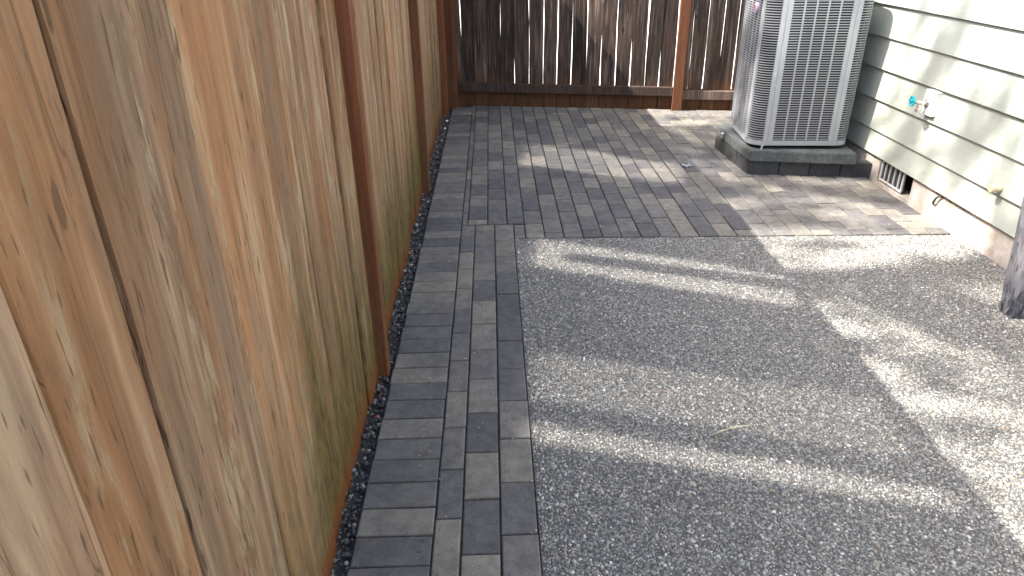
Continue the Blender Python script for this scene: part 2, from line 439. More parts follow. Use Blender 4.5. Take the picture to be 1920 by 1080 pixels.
def stones(name, P, rad, colors, m, flat=0.45, proud=0.25, parent=None):
    """P (N,3) centres on the surface, rad (N,2) half length and half width"""
    N = len(P); K = 5
    ang = nrg.uniform(0, 2*np.pi, N)
    th = np.arange(K)*2*np.pi/K
    V = np.zeros((N, 2*K+1, 3))
    irr = nrg.uniform(0.8, 1.2, (N, K))
    for ring, (s, zf) in enumerate(((1.0, -0.35), (0.78, 0.62))):
        lx = np.cos(th)[None]*rad[:, :1]*s*irr; ly = np.sin(th)[None]*rad[:, 1:2]*s*irr
        V[:, ring*K:(ring+1)*K, 0] = lx*np.cos(ang)[:, None] - ly*np.sin(ang)[:, None]
        V[:, ring*K:(ring+1)*K, 1] = lx*np.sin(ang)[:, None] + ly*np.cos(ang)[:, None]
        V[:, ring*K:(ring+1)*K, 2] = zf*flat*rad[:, 1:2]
    V[:, 2*K, 2] = flat*rad[:, 1]
    tilt = nrg.normal(0, 0.18, (N, 2))
    V[:, :, 2] += V[:, :, 0]*tilt[:, :1] + V[:, :, 1]*tilt[:, 1:]
    V += P[:, None, :]
    base = (np.arange(N)*(2*K+1))[:, None]
    k = np.arange(K); k2 = (k+1) % K
    tri = np.concatenate([np.stack([k, k2, K+k2], 1), np.stack([k, K+k2, K+k], 1), np.stack([K+k, K+k2, np.full(K, 2*K)], 1)], 0)
    F = (base[:, :, None] + tri[None]).reshape(-1)
    me = arrays_mesh(name, V.reshape(-1, 3), F, 3, True)
    at = me.color_attributes.new('tint', 'FLOAT_COLOR', 'POINT')
    c = np.ones((N, 2*K+1, 4), np.float32); c[:, :, :3] = colors[:, None, :]
    at.data.foreach_set('color', c.ravel())
    o = link(name, me, m, parent); o['kind'] = 'stuff'
    return o
def pick(N, pal, wts):
    pal = np.array(pal); idx = nrg.choice(len(pal), N, p=np.array(wts)/sum(wts))
    return np.clip(pal[idx]*nrg.uniform(0.75, 1.25, (N, 1)), 0.01, 0.85)
PITCH = 0.0080
gx, gy = np.meshgrid(np.arange(0.110, 2.60, PITCH), np.arange(0.95, 3.74, PITCH*0.9))
gx = gx + (np.arange(gx.shape[0]) % 2)[:, None]*PITCH/2
pts = np.stack([gx.ravel(), gy.ravel()], 1) + nrg.normal(0, PITCH*0.24, (gx.size, 2))
keep = (pts[:, 0] > 0.111 + nrg.uniform(0, .006, len(pts))) & (pts[:, 0] < 2.6) & (pts[:, 1] < SL0.y + (pts[:, 0]-SL0.x)*(SL1.y-SL0.y)/(SL1.x-SL0.x) - 0.010)
# leave out what neither the picture nor a step to the side can see
keep &= ~((pts[:, 0] > 1.15 + 0.72*pts[:, 1]) & (pts[:, 1] < 1.9))
keep &= nrg.uniform(0, 1, len(pts)) > 0.05
pts = pts[keep]; N = len(pts)
P = np.column_stack([pts, nrg.uniform(-0.0012, 0.0012, N)])
ra = np.clip(nrg.lognormal(np.log(0.0044), 0.28, N), 0.0026, 0.0095)
rad = np.column_stack([ra, ra*nrg.uniform(0.6, 0.95, N)])
colp = pick(N, [(0.115, 0.115, 0.113), (0.185, 0.18, 0.168), (0.26, 0.25, 0.228), (0.34, 0.32, 0.28), (0.52, 0.49, 0.44), (0.28, 0.21, 0.145), (0.15, 0.16, 0.16)],
            [0.18, 0.28, 0.26, 0.16, 0.06, 0.03, 0.05])
peb = stones('aggregate_pebbles', P, rad, colp, M['pebble'], 0.6, parent=slab)

# gravel between fence and border
n = 5200
gyv = nrg.uniform(0.5, 6.95, n)
edge = -0.436 + 0.034*(gyv-1.4)/5.6
gxv = -0.56 + nrg.uniform(0, 1, n)*(edge + 0.56 - 0.004)
rg = np.clip(nrg.lognormal(np.log(0.0055), 0.42, n), 0.002, 0.014)
lay = nrg.uniform(-0.035, -0.006, n) - 0.014*np.clip((gxv-edge+0.05)/0.05, 0, 1)*0
cg = pick(n, [(0.05, 0.052, 0.055), (0.10, 0.10, 0.098), (0.17, 0.165, 0.15), (0.40, 0.39, 0.37), (0.16, 0.11, 0.07)], [0.36, 0.32, 0.2, 0.05, 0.07])
gr = stones('gravel_strip', np.column_stack([gxv, gyv, lay]), np.column_stack([rg, rg*nrg.uniform(.6, .95, n)]), cg, M['gravel'], 0.85)
put(gr, 'strip of dark loose gravel between cedar fence and paver path', 'gravel')
bm = bmesh.new(); bm.faces.new([bm.verts.new(p) for p in ((-0.9, 0.0, -0.032), (-0.40, 0.0, -0.032), (-0.40, 7.3, -0.032), (-0.9, 7.3, -0.032))])
o = link('gravel_bed', bm_mesh(bm, 'gravel_bed'), M['bed']); put(o, 'dark soil under the gravel strip beside the fence', kind='structure')

# ------------------------------------------------------------------ boards
def board_mesh(w, h, th, seed, nz=10, ch=0.004, wav=0.0022):
    """a plank standing on z=0, face on -y, width along x; uneven edges"""
    R = random.Random(seed); bm = bmesh.new()
    prof = [(-w/2, ch), (-w/2+ch, 0), (w/2-ch, 0), (w/2, ch), (w/2, th), (-w/2, th)]
    rings = []
    ph = [R.uniform(0, 6.3) for _ in range(4)]; cup = R.uniform(-.002, .003)
    for i in range(nz+1):
        z = h*i/nz
        dl = wav*math.sin(ph[0]+z*5.1) + R.uniform(-.5, .5)*wav; dr = wav*math.sin(ph[1]+z*4.3) + R.uniform(-.5, .5)*wav
        df = wav*0.8*math.sin(ph[2]+z*2.2)
        rings.append([bm.verts.new((x + (dl if x < 0 else dr), y+df, z)) for x, y in prof])
    k = len(prof)
    for i in range(nz):
        for j in range(k):
            bm.faces.new((rings[i][j], rings[i][(j+1) % k], rings[i+1][(j+1) % k], rings[i+1][j]))
    bm.faces.new(rings[0][::-1]); bm.faces.new(rings[-1])
    return bm_mesh(bm, 'board')

# ------------------------------------------------------------------ cedar fence on the left
FX = -0.488; TOP = 2.29
fence = empty('cedar_fence', (FX, 2.0, 0))
put(fence, 'tall tan cedar board fence running along the paver path', 'fence')
HP = math.pi/2
edges = [-1.30, -1.02, -0.80, -0.52, -0.28, -0.02, 0.22, 0.41, 0.643, 0.842, 1.163, 1.522, 1.755, 2.0, 2.19, 2.43]
gaps = {0.842: 0.011, 1.522: 0.008, 0.643: 0.006, 1.163: 0.0045, 1.755: 0.005, 0.22: 0.008, -0.28: 0.009}
while edges[-1] < 7.1: edges.append(edges[-1] + rnd.choice((0.15, 0.19, 0.22, 0.26, 0.17)))
for i in range(len(edges)-1):
    a, b = edges[i], edges[i+1]
    ga = gaps.get(a, 0.008)/2; gb = gaps.get(b, 0.008)/2
    if b > 7.1: b = 7.20
    w = (b-gb) - (a+ga)
    dx = rnd.uniform(-.010, .006) if i > 10 else (0.0, 0.002, -0.002)[i % 3]
    # board face looks to +x: turn the plank by 90 degrees
    link('board', board_mesh(w, TOP+0.035, 0.02, 100+i, 14), M['cedar'], fence, (dx, (a+ga+b-gb)/2-2.0, -0.035), (0, 0, HP))
    link('board', board_mesh(0.10, TOP, 0.018, 300+i, 4), M['post_stain'], fence, (-0.028, b-2.0, -0.03), (0, 0, HP))
for (ya, yb, xf) in ((2.386, 2.450, -0.441), (4.602, 4.668, -0.441), (6.83, 6.90, -0.425), (0.16-0.2, 0.10, -0.441)):
    if ya < 0: ya, yb = -1.9, -1.83
    me = box_mesh('post', -0.075, xf-FX, 0, yb-ya, -0.06, 2.36, 0.004, 2)
    link('post', me, M['post_stain'], fence, (0, ya-2.0, 0))
me = box_mesh('cap_rail', -0.07, 0.046, -1.9-2.0, 7.24-2.0, 2.296, 2.334, 0.004)
link('cap_rail', me, M['post_stain'], fence)
for z in (0.45, 1.2, 1.95):
    me = box_mesh('rail', -0.10, -0.050, -3.9, 5.22, z, z+0.09, 0.004)
    link('rail', me, M['post_stain'], fence)

# ------------------------------------------------------------------ far fence
ang = math.atan2(BACK_B.y-BACK_A.y, BACK_B.x-BACK_A.x)
bf = empty('weathered_fence', (BACK_A.x, BACK_A.y, 0), ang)
put(bf, 'dark weathered board fence with light showing through gaps at the far end', 'fence')
L = (BACK_B-BACK_A).length
s = -0.125; i = 0
while s < L + 0.35:
    w = (0.165 if i == 0 else rnd.uniform(0.126, 0.140)); g = rnd.choice((0.0025, 0.004, 0.006, 0.0065, 0.005)) if i > 4 else 0.001
    link('board', board_mesh(w, 1.95, 0.018, 500+i, 12, 0.003, 0.003), M['weathered'], bf, (s+w/2, 0.012+rnd.uniform(0, .005), -0.03), (0, rnd.uniform(-.002, .002), 0))
    s += w + g; i += 1
link('post', box_mesh('post', -0.13, -0.003, -0.115, 0.02, -0.05, 2.1, 0.005, 2), M['post_stain'], bf)
pc = (1.722-BACK_A.x)/math.cos(ang)
link('post', box_mesh('post', pc, pc+0.092, -0.075, 0.012, -0.05, 2.1, 0.005, 2), M['post_stain'], bf)
link('rail', box_mesh('rail', 0.0, pc-0.002, -0.030, 0.012, 0.128, 0.212, 0.005, 2), M['rail'], bf, (0, 0, 0.012), (0, 0.006, 0))
link('rail', box_mesh('rail', pc+0.094, L+0.25, -0.030, 0.012, 0.10, 0.184, 0.005, 2), M['rail'], bf)
link('rail', box_mesh('rail', 0.0, pc-0.002, -0.030, 0.012, 1.55, 1.64, 0.005, 2), M['rail'], bf)
link('rail', box_mesh('rail', pc+0.094, L+0.25, -0.030, 0.012, 1.55, 1.64, 0.005, 2), M['rail'], bf)
link('gap_backing', box_mesh('gap_backing', -0.16, L+0.25, 0.040, 0.075, -0.04, 0.185, 0.004), M['rail'], bf)  # unseen board added behind the gaps to stop light below the rail
for sx in (pc-0.03, pc-0.10, pc+0.115):
    for zz in (0.135, 0.17):
        bm = bmesh.new(); tube(bm, [(sx, -0.0302, zz), (sx, -0.0325, zz)], 0.004, 8)
        link('nail_head', bm_mesh(bm, 'nail_head'), M['black'], bf)

# ------------------------------------------------------------------ house
WX = 2.60; WY0, WY1 = -2.5, 7.6
house = empty('house', (WX, 3.0, 0))
put(house, 'house with pale grey green lap siding on a low concrete foundation', 'house')
link('sheathing', box_mesh('sheathing', 0.035, 0.16, WY0-3, WY1-3, 0.16, 3.95), M['siding'], house)
zs = [0.172, 0.327] + [0.327+0.1953*k for k in range(1, 19)]
for i in range(len(zs)-1):
    z0, z1 = zs[i], zs[i+1]
    bm = bmesh.new()
    pr = [(-0.004, z0), (0.006, z0-0.001), (0.026, z1+0.018), (0.018, z1+0.018)]
    for yy in (WY0, WY1):
        pass
    ny = 24; rings = []
    for k in range(ny+1):
        yy = WY0 + (WY1-WY0)*k/ny
        dz = 0.0012*math.sin(yy*1.7+i); dx_ = 0.0016*math.sin(yy*1.1+i*2.1)
        rings.append([bm.verts.new((x+dx_, yy-3.0, z+dz)) for x, z in pr])
    for k in range(ny):
        for j in range(4):
            bm.faces.new((rings[k][j], rings[k+1][j], rings[k+1][(j+1) % 4], rings[k][(j+1) % 4]))
    bm.faces.new(rings[0]); bm.faces.new(rings[-1][::-1])
    bmesh.ops.recalc_face_normals(bm, faces=bm.faces)
    link('siding_plank', bm_mesh(bm, 'siding_plank'), M['siding'], house)
# foundation in two stretches with the vent opening between
VY0, VY1 = 4.19, 4.60
def found(y0, y1, x0=0.022, x1=0.20, z0=-0.08, z1=0.178):
    bm = bmesh.new(); add_box(bm, x0, x1, y0-3, y1-3, z0, z1)
    bmesh.ops.subdivide_edges(bm, edges=[e for e in bm.edges if abs(e.verts[0].co.y-e.verts[1].co.y) > 0.2], cuts=40, use_grid_fill=True)
    for v in bm.verts:
        if v.co.x < x0+0.01: v.co.x += rnd.uniform(-.003, .003)
    return bm_mesh(bm, 'foundation')
link('foundation', found(WY0, VY0), M['found'], house)
link('foundation', found(VY1, WY1), M['found'], house)
link('foundation', box_mesh('foundation', 0.022, 0.2, VY0-3, VY1-3, -0.08, 0.006), M['found'], house)
link('vent_recess', box_mesh('vent_recess', 0.13, 0.15, VY0-3.0, VY1-3.0, 0.0, 0.178), M['black'], house)  # back of the recess coloured near black to stand in for its shade
vent = link('vent', box_mesh('vent', 0.030, 0.042, 4.31-3, 4.595-3, 0.150, 0.166, 0.002), M['vent'], house)
for nm, (y0, y1, z0, z1) in {'vent_frame': (4.31, 4.595, 0.018, 0.030), }.items():
    link(nm, box_mesh(nm, 0.030, 0.042, y0-3, y1-3, z0, z1, 0.002), M['vent'], vent)
for y0 in (4.31, 4.583):
    link('vent_frame', box_mesh('vent_frame', 0.0295, 0.0425, y0-3, y0+0.012-3, 0.016, 0.168, 0.002), M['vent'], vent)
for y0 in (4.36, 4.42, 4.48, 4.535):
    link('slat', box_mesh('slat', 0.031, 0.041, y0-3, y0+0.008-3, 0.030, 0.150), M['vent'], vent)
# baffle boards behind the vent bars
link('vent_baffle', box_mesh('vent_baffle', 0.046, 0.050, 4.31-3, 4.595-3, 0.018, 0.166), M['block'], vent)
# casement windows added unseen above the frame, angled to reflect sun bands onto the paving
def reflector_casement(yc, w, z0, z1, yaw, m):
    wnd = link('reflector_window', box_mesh('reflector_window', -0.03, 0.02, yc-w/2-0.07-3, yc+w/2+0.07-3, z0-0.07, z1+0.07, 0.004), M['white'], house)
    sash = link('sash', box_mesh('sash', -0.012, 0.0, -w/2-0.035, w/2+0.035, z0-0.035, z1+0.035, 0.003), M['white'], wnd, (-0.09, yc-3, 0), (0, 0, -yaw))
    bm = bmesh.new(); f_ = bm.faces.new([bm.verts.new(p) for p in ((0.006-0.021, -w/2, z0), (0.006-0.021, w/2, z0), (0.006-0.021, w/2, z1), (0.006-0.021, -w/2, z1))])
    p_ = link('reflector_pane', bm_mesh(bm, 'reflector_pane'), m, wnd, (-0.09, yc-3, 0), (0, 0, -yaw))
GL = mat_plain('reflector_glass', (0.50, 0.50, 0.50), 0.09, 1.0, 0.0); GL.node_tree.nodes['Principled BSDF'].inputs['Roughness'].default_value = 0.065  # mirror-like material that throws the sun back onto the paving
for l_ in list(GL.node_tree.links):
    if l_.to_socket.name == 'Roughness': GL.node_tree.links.remove(l_)
GL2 = GL.copy(); GL2.name = 'dim_reflector_glass'  # darker mirror copy for a fainter reflected band
for n_ in GL2.node_tree.nodes:
    if n_.type == 'MIX': n_.inputs[6].default_value = (0.22, 0.22, 0.22, 1)
reflector_casement(2.56, 0.36, 1.40, 3.00, math.radians(10.0), GL)
reflector_casement(1.62, 0.34, 1.40, 3.00, math.radians(7.0), GL2)
reflector_casement(1.25, 0.10, 1.40, 3.05, math.radians(7.0), GL)
reflector_casement(4.27, 0.56, 1.55, 3.05, math.radians(12.0), GL)
# roof with a narrow eave
bm = bmesh.new()
prf = [(-0.30, 3.93), (-0.30, 4.05), (4.2, 5.95), (8.8, 4.05), (8.8, 3.93), (4.2, 5.80)]
ra_ = [bm.verts.new((x, WY0-3.3, z)) for x, z in prf]; rb_ = [bm.verts.new((x, WY1-2.7, z)) for x, z in prf]
for j in range(6): bm.faces.new((ra_[j], ra_[(j+1) % 6], rb_[(j+1) % 6], rb_[j]))
bm.faces.new(ra_[::-1]); bm.faces.new(rb_)
bmesh.ops.recalc_face_normals(bm, faces=bm.faces)
link('roof', bm_mesh(bm, 'roof'), M['roof'], house)
link('side_wall', box_mesh('side_wall', 0.17, 8.4, WY1-3.12, WY1-3.0, -0.05, 3.95), M['siding'], house)
link('side_wall', box_mesh('side_wall', 0.17, 8.4, WY0-3.0, WY0-2.88, -0.05, 3.95), M['siding'], house)

# ------------------------------------------------------------------ equipment pad
padr = empty('equipment_pad', (1.80, 4.80, 0))
put(padr, 'grey concrete pad on dark blocks under the air conditioner', 'pad')
def quad_prism(name, pts, z0, z1, bev, rough=0.0, cuts=0):
    bm = bmesh.new()
    b = [bm.verts.new((x-1.80, y-4.80, z0)) for x, y in pts]; t_ = [bm.verts.new((x-1.80, y-4.80, z1)) for x, y in pts]
    bm.faces.new(b[::-1]); bm.faces.new(t_)
    for k in range(4): bm.faces.new((b[k], b[(k+1) % 4], t_[(k+1) % 4], t_[k]))
    bmesh.ops.bevel(bm, geom=bm.edges[:], offset=bev, segments=3, affect='EDGES')
    if cuts:
        bmesh.ops.subdivide_edges(bm, edges=[e for e in bm.edges if e.calc_length() > 0.25], cuts=cuts, use_grid_fill=True)
        for v in bm.verts: v.co += Vector((rnd.uniform(-1, 1), rnd.uniform(-1, 1), rnd.uniform(-.6, .6)))*rough
    return bm_mesh(bm, name)
PADQ = [(1.785, 4.79), (2.485, 4.655), (2.55, 5.50), (1.762, 5.52)]
link('slab', quad_prism('slab', PADQ, 0.103, 0.178, 0.006, 0.0018, 26), M['pad'], padr)
def block_run(p, q, n, inward, h=0.100, th=0.09):
    p = Vector(p); q = Vector(q); u = (q-p)/n; nrm = Vector(inward)
    for k in range(n):
        a = p + u*(k+0.012); b = p + u*(k+0.988)
        pts = [a, b, b+nrm*th, a+nrm*th]
        o_ = rnd.uniform(-.003, .003)
        link('block', quad_prism('block', [(v.x+o_*nrm.x, v.y+o_*nrm.y) for v in pts], -0.02, h, 0.003), M['block'], padr)
block_run((1.800, 4.806), (2.62, 4.690), 4, (0.14, 0.99))
block_run((1.757, 5.50), (1.797, 4.812), 3, (0.995, 0.05))
# tie down clips
def clip(x, y, z, rz):
    bm = bmesh.new()
    Mx = Matrix.Translation((x-1.80, y-4.80, 0)) @ Matrix.Rotation(rz, 4, 'Z')
    add_box(bm, -0.006, 0.006, -0.002, 0.002, z, z+0.034, Mx)
    add_box(bm, -0.007, 0.016, -0.003, 0.006, z+0.034, z+0.040, Mx)
    link('tie_clip', bm_mesh(bm, 'tie_clip'), M['zinc'], padr)
clip(1.865, 4.795, 0.176, 0.2)
bm = bmesh.new(); add_box(bm, -0.052, -0.034, 0.52, 0.56, 0.12, 0.165); bmesh.ops.bevel(bm, geom=bm.edges[:], offset=0.004, segments=1, affect='EDGES')
link('bracket', bm_mesh(bm, 'bracket'), M['zinc'], padr)

# ------------------------------------------------------------------ air conditioner
YAW = math.radians(-4.5); AW, AD = 0.695, 0.665; RC = 0.105
Z0, Z1 = 0.205, 1.235
u = Vector((math.cos(YAW), math.sin(YAW))); w_ = Vector((-math.sin(YAW), math.cos(YAW)))
P0 = Vector((1.785, 4.832)); ctr = P0 + u*AW/2 + w_*AD/2
ac = empty('air_conditioner', (ctr.x, ctr.y, 0), YAW)
put(ac, 'grey louvred outdoor air conditioner unit standing on its pad beside the house', 'air conditioner')
def perimeter(inset, nper=7):
    """closed outline of the cabinet in local xy, with running length and zone"""
    hw, hd, r = AW/2-inset, AD/2-inset, max(RC-inset, 0.01)
    pts = []
    for cx, cy, a0 in ((hw-r, -hd+r, -HP), (hw-r, hd-r, 0), (-hw+r, hd-r, HP), (-hw+r, -hd+r, math.pi)):
        for k in range(nper):
            a = a0 + HP*k/(nper-1); pts.append((cx+r*math.cos(a), cy+r*math.sin(a)))
    return pts
out_p = perimeter(0.0); NP = len(out_p)
def band(bm, z0, z1, ins0=0.0, ins1=0.0, thick=0.006):
    a = perimeter(ins0); b = perimeter(ins1); ai = perimeter(ins0+thick); bi = perimeter(ins1+thick)
    R_ = [[bm.verts.new((x, y, z)) for x, y in pp] for pp, z in ((a, z0), (b, z1), (bi, z1), (ai, z0))]
    for r in range(4):
        q, s_ = R_[r], R_[(r+1) % 4]
        for k in range(NP): bm.faces.new((q[k], q[(k+1) % NP], s_[(k+1) % NP], s_[k]))
bm = bmesh.new(); band(bm, Z0, Z0+0.034, 0.001, 0.001, 0.02); link('base_rim', bm_mesh(bm, 'base_rim', False), M['metal'], ac)
bm = bmesh.new(); band(bm, Z1-0.03, Z1, 0.0, 0.004, 0.03)
lid = link('top_cover', bm_mesh(bm, 'top_cover', False), M['metal'], ac)
bm = bmesh.new(); bm.faces.new([bm.verts.new((x, y, Z1-0.012)) for x, y in perimeter(0.02)])
link('top_panel', bm_mesh(bm, 'top_panel'), M['metal'], lid)
bm = bmesh.new()
for k in range(16):
    rr_ = 0.05 + 0.015*k
    tube(bm, [(rr_*math.cos(a*math.pi/16), rr_*math.sin(a*math.pi/16), Z1+0.004) for a in range(33)], 0.0018, 5)
link('fan_grille', bm_mesh(bm, 'fan_grille'), M['coil'], lid)
bm = bmesh.new(); pin = perimeter(0.035)
lo = [bm.verts.new((x, y, Z0+0.01)) for x, y in pin]; hi = [bm.verts.new((x, y, Z1-0.02)) for x, y in pin]
for k in range(NP): bm.faces.new((lo[k], lo[(k+1) % NP], hi[(k+1) % NP], hi[k]))
bm.faces.new(lo[::-1]); bm.faces.new(hi)
link('coil', bm_mesh(bm, 'coil'), M['coil'], ac)
# louvres swept round the outline; each is a slanted blade
bm = bmesh.new()
ROWS = 60; zA, zB = Z0+0.038, Z1-0.034; dz = (zB-zA)/ROWS
oA = perimeter(0.0); oB = perimeter(0.010); oC = perimeter(0.012)
for r in range(ROWS):
    z = zA + (r+0.5)*dz
    rings = [[bm.verts.new((x, y, zz)) for x, y in pp] for pp, zz in ((oA, z-0.0034), (oA, z+0.0024), (oB, z-0.0010), (oC, z-0.0040))]
    for q in range(4):
        a, b = rings[q], rings[(q+1) % 4]
        for k in range(NP): bm.faces.new((a[k], a[(k+1) % NP], b[(k+1) % NP], b[k]))
bmesh.ops.recalc_face_normals(bm, faces=bm.faces)
lv = link('louvre_wrap', bm_mesh(bm, 'louvre_wrap'), M['metal'], ac); lv['kind'] = 'stuff'
# upright bars
hw, hd = AW/2, AD/2
def bar(face, t0, t1, proud=0.0015, name='upright_bar'):
    bm = bmesh.new(); ins = -proud
    if face == 'front': add_box(bm, t0, t1, -hd+ins, -hd+0.008, zA-0.008, zB+0.008)
    elif face == 'left': add_box(bm, -hw+ins, -hw+0.008, t0, t1, zA-0.008, zB+0.008)
    elif face == 'right': add_box(bm, hw-0.008, hw-ins, t0, t1, zA-0.008, zB+0.008)
    elif face == 'back': add_box(bm, t0, t1, hd-0.008, hd-ins, zA-0.008, zB+0.008)
    return link(name, bm_mesh(bm, name), M['metal'], ac)
f0, f1 = -hw+RC-0.012, hw-RC+0.008
bar('front', f0, f0+0.030, name='corner_panel'); bar('front', f0+0.0325, f0+0.066, name='panel_edge')
bar('front', f1-0.030, f1, name='corner_panel'); bar('front', f1-0.060, f1-0.0325, name='panel_edge')
c0, c1 = f0+0.066, f1-0.060
for k in range(1, 5):
    x = c0 + (c1-c0)*k/5; bar('front', x-0.0045, x+0.0045)
l0, l1 = -hd+RC-0.01, hd-RC+0.01
bar('left', l0-0.02, l0+0.035, name='corner_panel')
for k in range(1, 6):
    yy = l0+0.035 + (l1-l0-0.035)*k/5; bar('left', yy-0.0045, yy+0.0045)
for k in range(0, 6):
    yy = l0 + (l1-l0)*k/5; bar('right', yy-0.0045, yy+0.0045)
    xx = f0 + (f1-f0)*k/5; bar('back', xx-0.0045, xx+0.0045)
def screw(x, y, z, nx, ny):
    bm = bmesh.new(); tube(bm, [(x, y, z), (x+nx*0.003, y+ny*0.003, z)], 0.0045, 8)
    link('screw', bm_mesh(bm, 'screw'), M['zinc'], ac)
for x in (f0+0.012, f0+0.050, f1-0.045, f1-0.012):
    screw(x, -hd-0.0015, Z0+0.024, 0, -1)
for x in (f0+0.024, f1-0.022): screw(x, -hd-0.002, 0.62, 0, -1)
screw(-hw-0.0015, l0+0.02, Z0+0.03, -1, 0); screw(-hw-0.0015, l0-0.005, Z0+0.026, -1, 0)
bm = bmesh.new(); tube(bm, [(-hw-0.001, l0+0.155, 1.082), (-hw-0.014, l0+0.155, 1.082), (-hw-0.019, l0+0.155, 1.082)], [0.037, 0.037, 0.029], 28)
bd = link('badge', bm_mesh(bm, 'badge'), M['badge'], ac); bd['label'] = 'round pale badge with a red mark'
bm = bmesh.new()
add_box(bm, -hw-0.0205, -hw-0.0192, l0+0.146, l0+0.162, 1.065, 1.101); add_box(bm, -hw-0.0207, -hw-0.0193, l0+0.138, l0+0.172, 1.083, 1.093)
link('badge_mark', bm_mesh(bm, 'badge_mark'), M['red'], bd)
for x, y in ((-hw+.1, -hd+.1), (hw-.1, -hd+.1), (-hw+.1, hd-.1), (hw-.1, hd-.1)):
    bm = bmesh.new(); tube(bm, [(x, y, 0.176), (x, y, Z0+0.012)], 0.03, 12); link('foot', bm_mesh(bm, 'foot'), M['coil'], ac)

# ------------------------------------------------------------------ hose faucet on its white plate
fa = empty('hose_faucet', (2.59, 4.155, 0.63))
put(fa, 'hose faucet with teal wheel handle on a white plate on the siding', 'faucet')
bm = bmesh.new(); add_box(bm, -0.018, 0.03, -0.052, 0.055, -0.068, 0.075); bmesh.ops.bevel(bm, geom=bm.edges[:], offset=0.003, segments=1, affect='EDGES')
link('mounting_plate', bm_mesh(bm, 'mounting_plate'), M['white'], fa)
bm = bmesh.new()
tube(bm, [(-0.014, 0.012, 0.0), (-0.022, 0.012, 0.0)], 0.026, 16)
tube(bm, [(-0.02, 0.012, 0.0), (-0.05, 0.016, -0.002), (-0.075, 0.02, 0.004), (-0.098, 0.024, 0.010)], [0.013, 0.015, 0.012, 0.009], 12)
link('body', bm_mesh(bm, 'body', True), M['brass'], fa)
bm = bmesh.new(); tube(bm, [(-0.045, 0.015, -0.004), (-0.056, 0.017, -0.022), (-0.062, 0.018, -0.040), (-0.063, 0.018, -0.052)], [0.011, 0.012, 0.0135, 0.0135], 12)
link('spout', bm_mesh(bm, 'spout', True), M['brass'], fa)
hd_c = Vector((-0.103, 0.025, 0.011))
bm = bmesh.new()
ring = [hd_c + Vector((0, 0.026*math.cos(a*math.pi/8)*(1.0+0.10*math.cos(a*math.pi/8*6)), 0.026*math.sin(a*math.pi/8)*(1.0+0.10*math.cos(a*math.pi/8*6)))) for a in range(17)]
tube(bm, ring, 0.0048, 8, False)
for k in range(5):
    a = k*2*math.pi/5+0.3; tube(bm, [hd_c, hd_c+Vector((0, 0.025*math.cos(a), 0.025*math.sin(a)))], 0.004, 6)
tube(bm, [hd_c+Vector((0.008, 0, 0)), hd_c+Vector((-0.006, 0, 0))], 0.009, 10)
link('wheel_handle', bm_mesh(bm, 'wheel_handle', True), M['teal'], fa)

# pipe stub on the siding by the post
pf = empty('pipe_cap', (2.594, 3.40, 0.362))
put(pf, 'small tan plastic pipe cap sticking out of the siding near the post', 'pipe cap')
bm = bmesh.new(); tube(bm, [(0.02, 0, 0), (-0.028, 0.006, -0.002)], 0.017, 14); link('pipe', bm_mesh(bm, 'pipe', True), M['tan'], pf)
bm = bmesh.new(); tube(bm, [(-0.026, 0.006, -0.002), (-0.030, 0.0065, -0.002), (-0.046, 0.009, -0.003), (-0.049, 0.009, -0.003)], [0.018, 0.0215, 0.0205, 0.016], 10); link('cap', bm_mesh(bm, 'cap'), M['tan'], pf)

# dried roots and moss hanging in the joint between siding and foundation
bm = bmesh.new()
for k in range(330):
    yy = 3.05 + (4.18-3.05)*rnd.random()**0.9
    l = rnd.uniform(0.006, 0.022)*(1.6 if 3.6 < yy < 3.95 else 1.0)
    x = 2.617; z = 0.176
    p = [(x, yy, z), (x-0.004-rnd.random()*.005, yy+rnd.uniform(-.006, .006), z-l*.5), (x-rnd.random()*.004, yy+rnd.uniform(-.012, .012), z-l)]
    tube(bm, p, [0.0022, 0.0018, 0.0008], 4)
o = link('dry_roots', bm_mesh(bm, 'dry_roots'), M['dry']); put(o, 'brown dried rootlets along the top edge of the foundation', 'roots', kind='stuff')
bm = bmesh.new(); tube(bm, [(2.616, 3.86, 0.150), (2.606, 3.872, 0.152), (2.600, 3.89, 0.140), (2.598, 3.90, 0.118), (2.604, 3.915, 0.098), (2.612, 3.917, 0.082)], [0.006, 0.0065, 0.0065, 0.007, 0.0075, 0.005], 8)
o = link('cable_stub', bm_mesh(bm, 'cable_stub', True), M['cable']); put(o, 'short dark curled cable stub hanging on the foundation', 'cable')

# ------------------------------------------------------------------ weathered post at the right edge
wp = empty('wooden_post', (2.335, 2.74, 0))
put(wp, 'leaning grey post with peeling paint and ragged foot at the right edge', 'post')
bm = bmesh.new()
rings = []
R2 = random.Random(4)
for i in range(26):
    z = -0.0 + 2.2*(i/25)**1.5
    fl = 1.0 + 0.10*math.exp(-((z-0.13)/0.07)**2)
    cx, cy = -0.117*z, 0.0
    rag = 0.006 if z < 0.22 else 0.0015
    ring = []
    for k in range(20):
        a = 2*math.pi*k/20
        q = max(abs(math.cos(a)), abs(math.sin(a)))
        rr_ = min(0.046/q, 0.060)*fl
        ring.append(bm.verts.new((cx+math.cos(a)*rr_+R2.uniform(-1, 1)*rag, cy+math.sin(a)*rr_+R2.uniform(-1, 1)*rag, z)))
    rings.append(ring)
for i in range(25):
    for k in range(20): bm.faces.new((rings[i][k], rings[i][(k+1) % 20], rings[i+1][(k+1) % 20], rings[i+1][k]))
bm.faces.new(rings[0][::-1]); bm.faces.new(rings[-1])
link('shaft', bm_mesh(bm, 'shaft'), M['old_paint'], wp)

